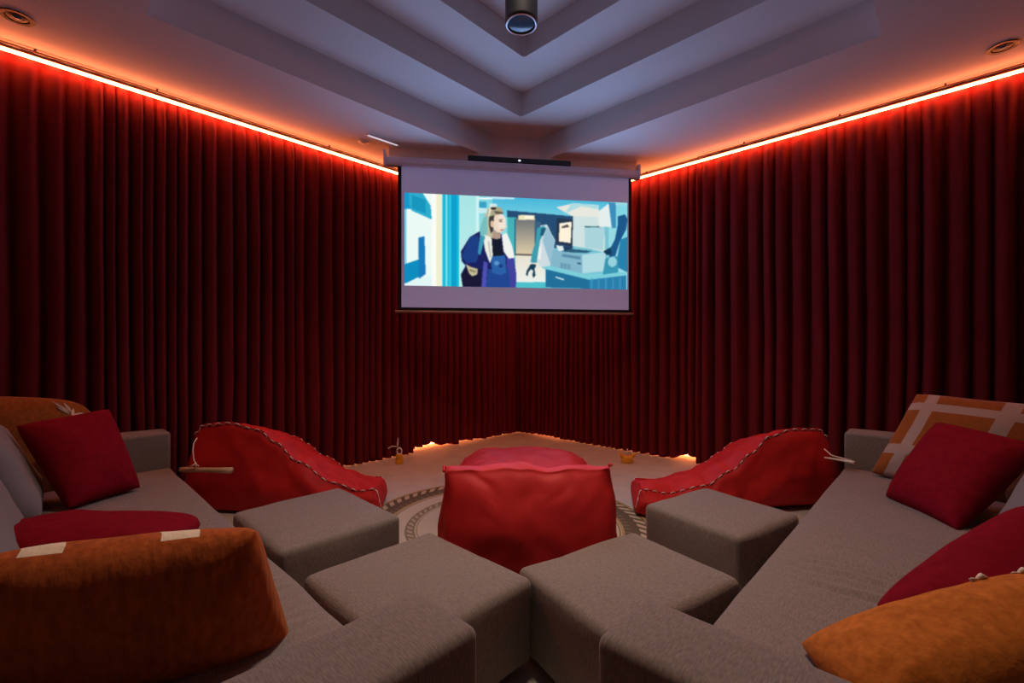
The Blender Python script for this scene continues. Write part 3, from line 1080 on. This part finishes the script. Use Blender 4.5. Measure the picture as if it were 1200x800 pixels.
# carrying toggles of the laced bags
def toggle_left():
    a, b = px(212, 550, 3.62), px(271, 551, 3.52)
    inv = (Matrix.Translation(bbL.location) @ bbL.rotation_euler.to_matrix().to_4x4()).inverted()
    bm = bmesh.new()
    pts = [a + (b - a) * k / 6 for k in range(7)]
    tube(bm, pts, [.020, .022, .019, .019, .020, .022, .024], 12); bm.transform(inv)
    h = obj('toggle', bm, M['rod_wood'], bbL)
    h['label'] = 'pale bamboo toggle'
    bm = bmesh.new()
    tube(bm, [px(233, 546, 3.57), px(230, 544, 3.575), px(227, 538, 3.58), px(226, 528, 3.61), px(227, 519, 3.64), px(231, 513, 3.68)], .0045, 6)
    k = [px(222, 547, 3.575), px(226, 545, 3.565), px(230, 543, 3.56), px(231, 545, 3.56), px(228, 547, 3.57)]
    tube(bm, k, .006, 6)
    bm.transform(inv)
    obj('cord', bm, M['cord'], h)


toggle_left()


def toggle_right():
    inv = (Matrix.Translation(bbR.location) @ bbR.rotation_euler.to_matrix().to_4x4()).inverted()
    bm = bmesh.new()
    tube(bm, [px(966, 536, 3.72), px(980, 538, 3.66), px(992, 540, 3.60), px(1001, 542, 3.54)], [.007, .009, .011, .014], 8)
    tube(bm, [px(966, 526, 3.74), px(974, 533, 3.68), px(984, 536, 3.63), px(998, 539, 3.58)], .005, 6)
    bm.transform(inv)
    obj('carry_strap', bm, M['cord'], bbR)['label'] = 'pale knotted cord strap'


toggle_right()

# leaf spray on the rust cushion (sewn-on pale shapes of its cover)
bm = bmesh.new()


def leaf(bm, a, b, w):
    a, b = Vector(a), Vector(b)
    d = b - a
    vd = (R(0, 0, H) - (a + b) / 2).normalized()
    s = d.cross(vd).normalized() * w
    pts = [a + d * t + s * h + vd * .007 for t, h in ((0, .2), (.3, 1), (.7, .8), (1, 0), (.7, -.8), (.3, -1), (0, -.2))]
    f = [bm.verts.new(p) for p in pts]
    g = [bm.verts.new(p - vd * .006) for p in pts]
    bm.faces.new(f); bm.faces.new(g[::-1])
    for i in range(len(f)):
        j = (i + 1) % len(f)
        bm.faces.new((f[i], g[i], g[j], f[j]))


LEAVES = [((83, 483), (61, 470), .007), ((82, 485), (66, 476), .007), ((84, 482), (74, 471), .007), ((85, 487), (86, 478), .008), ((84, 488), (99, 484), .016), ((85, 488), (72, 495), .012)]
LEAF_Y = 3.0


# ------------------------------------------------------------------ rug
RC = R(-.07, 3.47); RR = 1.125
rug = bmesh.new()
lathe(rug, [(0, .0), (RR - .004, .0), (RR, .004), (RR - .004, .010), (0, .010)], 96)
rm = mat('round rug', (.5, .42, .32), .95, spec=.1)
b = rm.node_tree.nodes['Principled BSDF']
tc = N(rm, 'ShaderNodeTexCoord'); sp = N(rm, 'ShaderNodeSeparateXYZ'); L(rm, tc.outputs['Object'], sp.inputs[0])


def rmath(op, a, bb=None, c=None):
    n = N(rm, 'ShaderNodeMath', operation=op)
    for k, v in enumerate((a, bb, c)):
        if v is None:
            continue
        if isinstance(v, (int, float)):
            n.inputs[k].default_value = v
        else:
            L(rm, v, n.inputs[k])
    return n.outputs[0]


rad = rmath('SQRT', rmath('ADD', rmath('MULTIPLY', sp.outputs['X'], sp.outputs['X']), rmath('MULTIPLY', sp.outputs['Y'], sp.outputs['Y'])))
ang = rmath('ARCTAN2', sp.outputs['Y'], sp.outputs['X'])
CREAM, DARK, GOLD = (.62, .51, .37), (.15, .098, .055), (.45, .31, .13)
col = N(rm, 'ShaderNodeRGB'); col.outputs[0].default_value = (*CREAM, 1)
cur = col.outputs[0]


def band(r0, r1, c, extra=None):
    global cur
    f = rmath('MULTIPLY', rmath('GREATER_THAN', rad, r0), rmath('LESS_THAN', rad, r1))
    if extra is not None:
        f = rmath('MULTIPLY', f, extra)
    mx = N(rm, 'ShaderNodeMix', data_type='RGBA')
    L(rm, f, mx.inputs['Factor']); L(rm, cur, mx.inputs['A']); mx.inputs['B'].default_value = (*c, 1)
    cur = mx.outputs['Result']


def teeth(n, duty, skew=0.):
    q = rmath('MULTIPLY_ADD', ang, n / (2 * PI), 100.)
    if skew:
        q = rmath('ADD', q, rmath('MULTIPLY', rad, skew))
    return rmath('LESS_THAN', rmath('FRACT', q), duty)


band(1.095, 1.13, GOLD)
band(1.00, 1.095, DARK)
band(1.015, 1.085, (.55, .42, .26), teeth(70, .55, 9.))
band(.90, 1.00, (.15, .105, .065))
band(.905, .955, (.22, .16, .10), teeth(90, .5))
band(.885, .905, GOLD)
band(.865, .878, (.30, .2, .1))
band(.66, .73, (.30, .21, .12))
band(.675, .715, (.52, .41, .27), teeth(60, .5, 14.))
band(.64, .65, GOLD)
band(.30, .42, (.30, .21, .12)); band(.32, .40, (.5, .38, .22), teeth(24, .5, 10.))
nz = N(rm, 'ShaderNodeTexNoise'); nz.inputs['Scale'].default_value = 220; L(rm, tc.outputs['Object'], nz.inputs['Vector'])
mx = N(rm, 'ShaderNodeMix', data_type='RGBA', blend_type='MULTIPLY'); mx.inputs['Factor'].default_value = .35
L(rm, cur, mx.inputs['A']); L(rm, nz.outputs['Color'], mx.inputs['B'])
L(rm, mx.outputs['Result'], b.inputs['Base Color'])
bp = N(rm, 'ShaderNodeBump'); bp.inputs['Strength'].default_value = .4; bp.inputs['Distance'].default_value = .004
L(rm, nz.outputs['Fac'], bp.inputs['Height']); L(rm, bp.outputs['Normal'], b.inputs['Normal'])
ro = obj('rug', rug, rm, auto=40)
ro.location = (RC.x, RC.y, .0)
tag(ro, 'round cream rug with dark brown patterned border rings on the floor', 'rug')


# ------------------------------------------------------------------ small things
def ceil_at(x, y, z=ZC):
    Y = F * (z - H) / (HY - y)
    return px(x, y, Y)


def downlight(label, x, y, r=.085):
    p = ceil_at(x, y)
    t = thing('downlight', label, 'ceiling light', (p.x, p.y, ZC), 0, 'unlit downlights')
    bm = bmesh.new(); lathe(bm, [(r * .70, .0), (r * .72, -.006), (r, -.007), (r + .004, -.001), (r, 0)], 40)
    obj('trim_ring', bm, M['black'], t, auto=40)
    bm = bmesh.new(); lathe(bm, [(r * .70, -.0005), (r * .55, -.004), (r * .38, -.006), (r * .36, -.003), (0, -.003)], 32)
    obj('reflector', bm, M['darkchrome'], t, auto=40)
    bm = bmesh.new(); lathe(bm, [(r * .30, -.004), (r * .2, -.009), (0, -.011)], 24)
    obj('bulb', bm, M['glass'], t)


downlight('unlit black round downlight in the ceiling at the upper left', 20, 20)
downlight('unlit black round downlight in the ceiling at the upper right', 1175, 55)
p = ceil_at(426, 166)
t = thing('smoke_detector', 'small white round detector on the ceiling above the left end of the screen', 'smoke detector', (p.x, p.y, ZC))
bm = bmesh.new(); lathe(bm, [(.0, -.022), (.025, -.022), (.03, -.018), (.03, -.012), (.05, -.008), (.055, 0), (0, 0)], 32); obj('body', bm, M['whiteplastic'], t, auto=40)
p0, p1 = ceil_at(431, 157.5), ceil_at(466, 169.5)
d = (p1 - p0)
t = thing('ceiling_vent', 'narrow white slot vent in the ceiling left of the screen', 'vent', ((p0 + p1) / 2), math.atan2(d.y, d.x))
hl = d.length / 2
bm = bmesh.new()
box(bm, (-hl, -.028, -.010), (hl, -.016, 0)); box(bm, (-hl, .016, -.010), (hl, .028, 0))
box(bm, (-hl - .012, -.028, -.010), (-hl, .028, 0)); box(bm, (hl, -.028, -.010), (hl + .012, .028, 0))
obj('frame', bm, M['whiteplastic'], t, smooth=False)
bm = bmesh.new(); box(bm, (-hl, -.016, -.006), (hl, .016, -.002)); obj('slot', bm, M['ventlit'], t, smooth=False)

# cylinder spotlight hung from the top of the tray
cp = px(611, 29, 2.75)
t = thing('ceiling_spotlight', 'black cylinder spotlight hanging from the stepped ceiling recess', 'ceiling light', (cp.x, cp.y, LV[3]))
zb = cp.z - LV[3]
rr = .098
bm = bmesh.new(); lathe(bm, [(0, 0), (rr, 0), (rr, zb + .02), (rr * .985, zb + .004), (rr * .96, zb), (rr * .86, zb + .002), (rr * .84, zb + .03), (0, zb + .03)], 48)
obj('housing', bm, M['black'], t, auto=35)
bm = bmesh.new(); lathe(bm, [(rr * .96, zb - .0005), (rr * .90, zb - .004), (rr * .84, zb), (rr * .84, zb + .004), (rr * .96, zb + .003)], 48)
obj('rim', bm, M['chrome'], t)
bm = bmesh.new(); lathe(bm, [(rr * .83, zb + .006), (rr * .5, zb + .002), (0, zb)], 40)
obj('lens', bm, M['glass'], t)
bm = bmesh.new(); lathe(bm, [(0, .0), (.11, 0), (.11, -.015), (.1, -.02), (0, -.02)], 40)
obj('ceiling_rose', bm, M['black'], t, auto=35)

# two yellow pots on the floor at the curtain
g = R((468 - 600) / F * 5.28, 5.28)
t = thing('hook_pot', 'small yellow pot with a white loop and wire on the floor at the left curtain', 'ornament', g)
bm = bmesh.new(); lathe(bm, [(0, 0), (.042, 0), (.045, .01), (.044, .05), (.040, .056), (.044, .062), (.043, .10), (.036, .112), (0, .112)], 28); obj('pot', bm, M['yellow'], t, auto=40)
vx = Vector((CA, SA, 0))
bm = bmesh.new(); tube(bm, [vx * .028 * math.cos(a * PI / 8) + Vector((0, 0, .148 + .036 * math.sin(a * PI / 8))) for a in range(16)], .009, 8, closed=True); obj('loop', bm, M['whiteplastic'], t)
bm = bmesh.new()
tube(bm, [vx * -.02 + Vector((0, 0, .16)), vx * -.02 + Vector((0, 0, .22)), vx * -.015 + Vector((0, 0, .30))], [.006, .009, .003], 6)
tube(bm, [vx * -.03 + Vector((0, 0, .20)), vx * -.08 + Vector((0, 0, .205)), vx * -.13 + Vector((0, 0, .18))], [.004, .005, .011], 6)
obj('wire', bm, M['whiteplastic'], t)

g = R((735 - 600) / F * 5.33, 5.33)
t = thing('eared_pot', 'small yellow pot with two side ears on the floor at the right curtain', 'ornament', g)
bm = bmesh.new(); lathe(bm, [(0, 0), (.058, 0), (.064, .012), (.066, .05), (.060, .075), (.050, .082), (.044, .07), (0, .07)], 28); obj('pot', bm, M['yellow'], t, auto=40)
for s in (-1, 1):
    bm = bmesh.new(); tube(bm, [vx * s * .045 + Vector((0, 0, .06)), vx * s * .07 + Vector((0, 0, .085)), vx * s * .088 + Vector((0, 0, .112)), vx * s * .092 + Vector((0, 0, .122))], [.024, .022, .017, .006], 10); obj('ear', bm, M['yellow'], t)
bm = bmesh.new(); tube(bm, [(0, 0, .07), (0, 0, .13), vx * .006 + Vector((0, 0, .165))], [.004, .004, .008], 6)
tube(bm, [vx * .05 + Vector((0, 0, .07)), vx * .055 + Vector((0, 0, .14))], [.003, .007], 6)
obj('wire', bm, M['whiteplastic'], t)

# leaf spray sewn onto the rust cushion
from mathutils.bvhtree import BVHTree
cov = [c for c in lf.children if c.name.startswith('cover')][0]
tree = BVHTree.FromPolygons([v.co + lf.location for v in cov.data.vertices], [tuple(p.vertices) for p in cov.data.polygons])
EYE = R(0, 0, H)
LB = bmesh.new()


def on_cushion(x, y):
    h = tree.ray_cast(EYE, (px(x, y, 3.) - EYE).normalized())
    return h[0]


for a, b_, w in LEAVES:
    A_, B_ = on_cushion(*a), on_cushion(*b_)
    if A_ is not None and B_ is not None:
        leaf(LB, A_, B_, w)
child('leaf_applique', LB, M['cream'], lf, smooth=False)['label'] = 'pale leaf spray applique'

cov = [c for c in of.children if c.name.startswith('cover')][0]
tree = BVHTree.FromPolygons([v.co + of.location for v in cov.data.vertices], [tuple(p.vertices) for p in cov.data.polygons])
for x, y in ((1150, 676), (1199, 670)):
    q = None
    while q is None and y < 760:
        y += 1
        q = on_cushion(x, y)
    if q is None:
        continue
    bm = bmesh.new()
    e = Vector((CA, SA, 0)); up = Vector((0, 0, 1)); b0 = q + (EYE - q).normalized() * .004
    tube(bm, [b0 - e * .016 - up * .008, b0 - e * .008 + up * .004, b0 + up * .010, b0 + e * .008 + up * .006, b0 + e * .020 + up * .003], [.003, .006, .007, .006, .002], 7)
    for k in range(6):
        d_ = -e * (.6 + .1 * k) + up * (-.5 + .12 * k)
        tube(bm, [b0 - e * .010, b0 - e * .010 + d_ * .016, b0 - e * .010 + d_ * .024 - up * .003], [.0025, .002, .001], 5)
    child('tassel', bm, M['cream'], of)

# ------------------------------------------------------------------ light and camera
def area(name, loc, target, sx, sy, power, colr):
    ld = bpy.data.lights.new(name, 'AREA'); ld.shape = 'RECTANGLE'; ld.size = sx; ld.size_y = sy
    ld.energy = power; ld.color = colr
    o = bpy.data.objects.new(name, ld); C.objects.link(o)
    o.location = loc
    dd = Vector(target) - Vector(loc)
    o.rotation_euler = dd.to_track_quat('-Z', 'Y').to_euler()
    return o


sc_mid = SL + sd * SW * .5 + nv * .05 + Vector((0, 0, 2.53))
area('screen_spill_fill', sc_mid, sc_mid + nv, 2.6, 1.05, 34, (.30, .50, 1.))  # added unseen lamp strengthening the screen's spill into the room
area('overhead_fill', (3.45, -3.60, 4.27), (3.3, -3.45, 0), .4, .4, 38, (1, .81, .66))  # added lamp without a fixture, standing in for overhead light of unknown source
bpy.data.lights['overhead_fill'].spread = math.radians(105)

w = bpy.data.worlds.new('World'); S.world = w; w.use_nodes = True
w.node_tree.nodes['Background'].inputs['Color'].default_value = (0, 0, 0, 1)

cd = bpy.data.cameras.new('camera'); cam = bpy.data.objects.new('camera', cd); C.objects.link(cam)
cam.location = R(0, 0, H)
cam.rotation_euler = (PI / 2, 0, AL)
cd.sensor_width = 36; cd.lens = 36 * F / 1200
cd.shift_y = (HY - 400) / 1200
cd.clip_start = .02
S.camera = cam
S.view_settings.view_transform = 'Standard'
S.view_settings.look = 'None'
S.view_settings.exposure = 0
S.view_settings.gamma = 1
S.view_settings.use_curve_mapping = False
S.cycles.use_denoising = True
S.cycles.max_bounces = 10
S.cycles.diffuse_bounces = 6
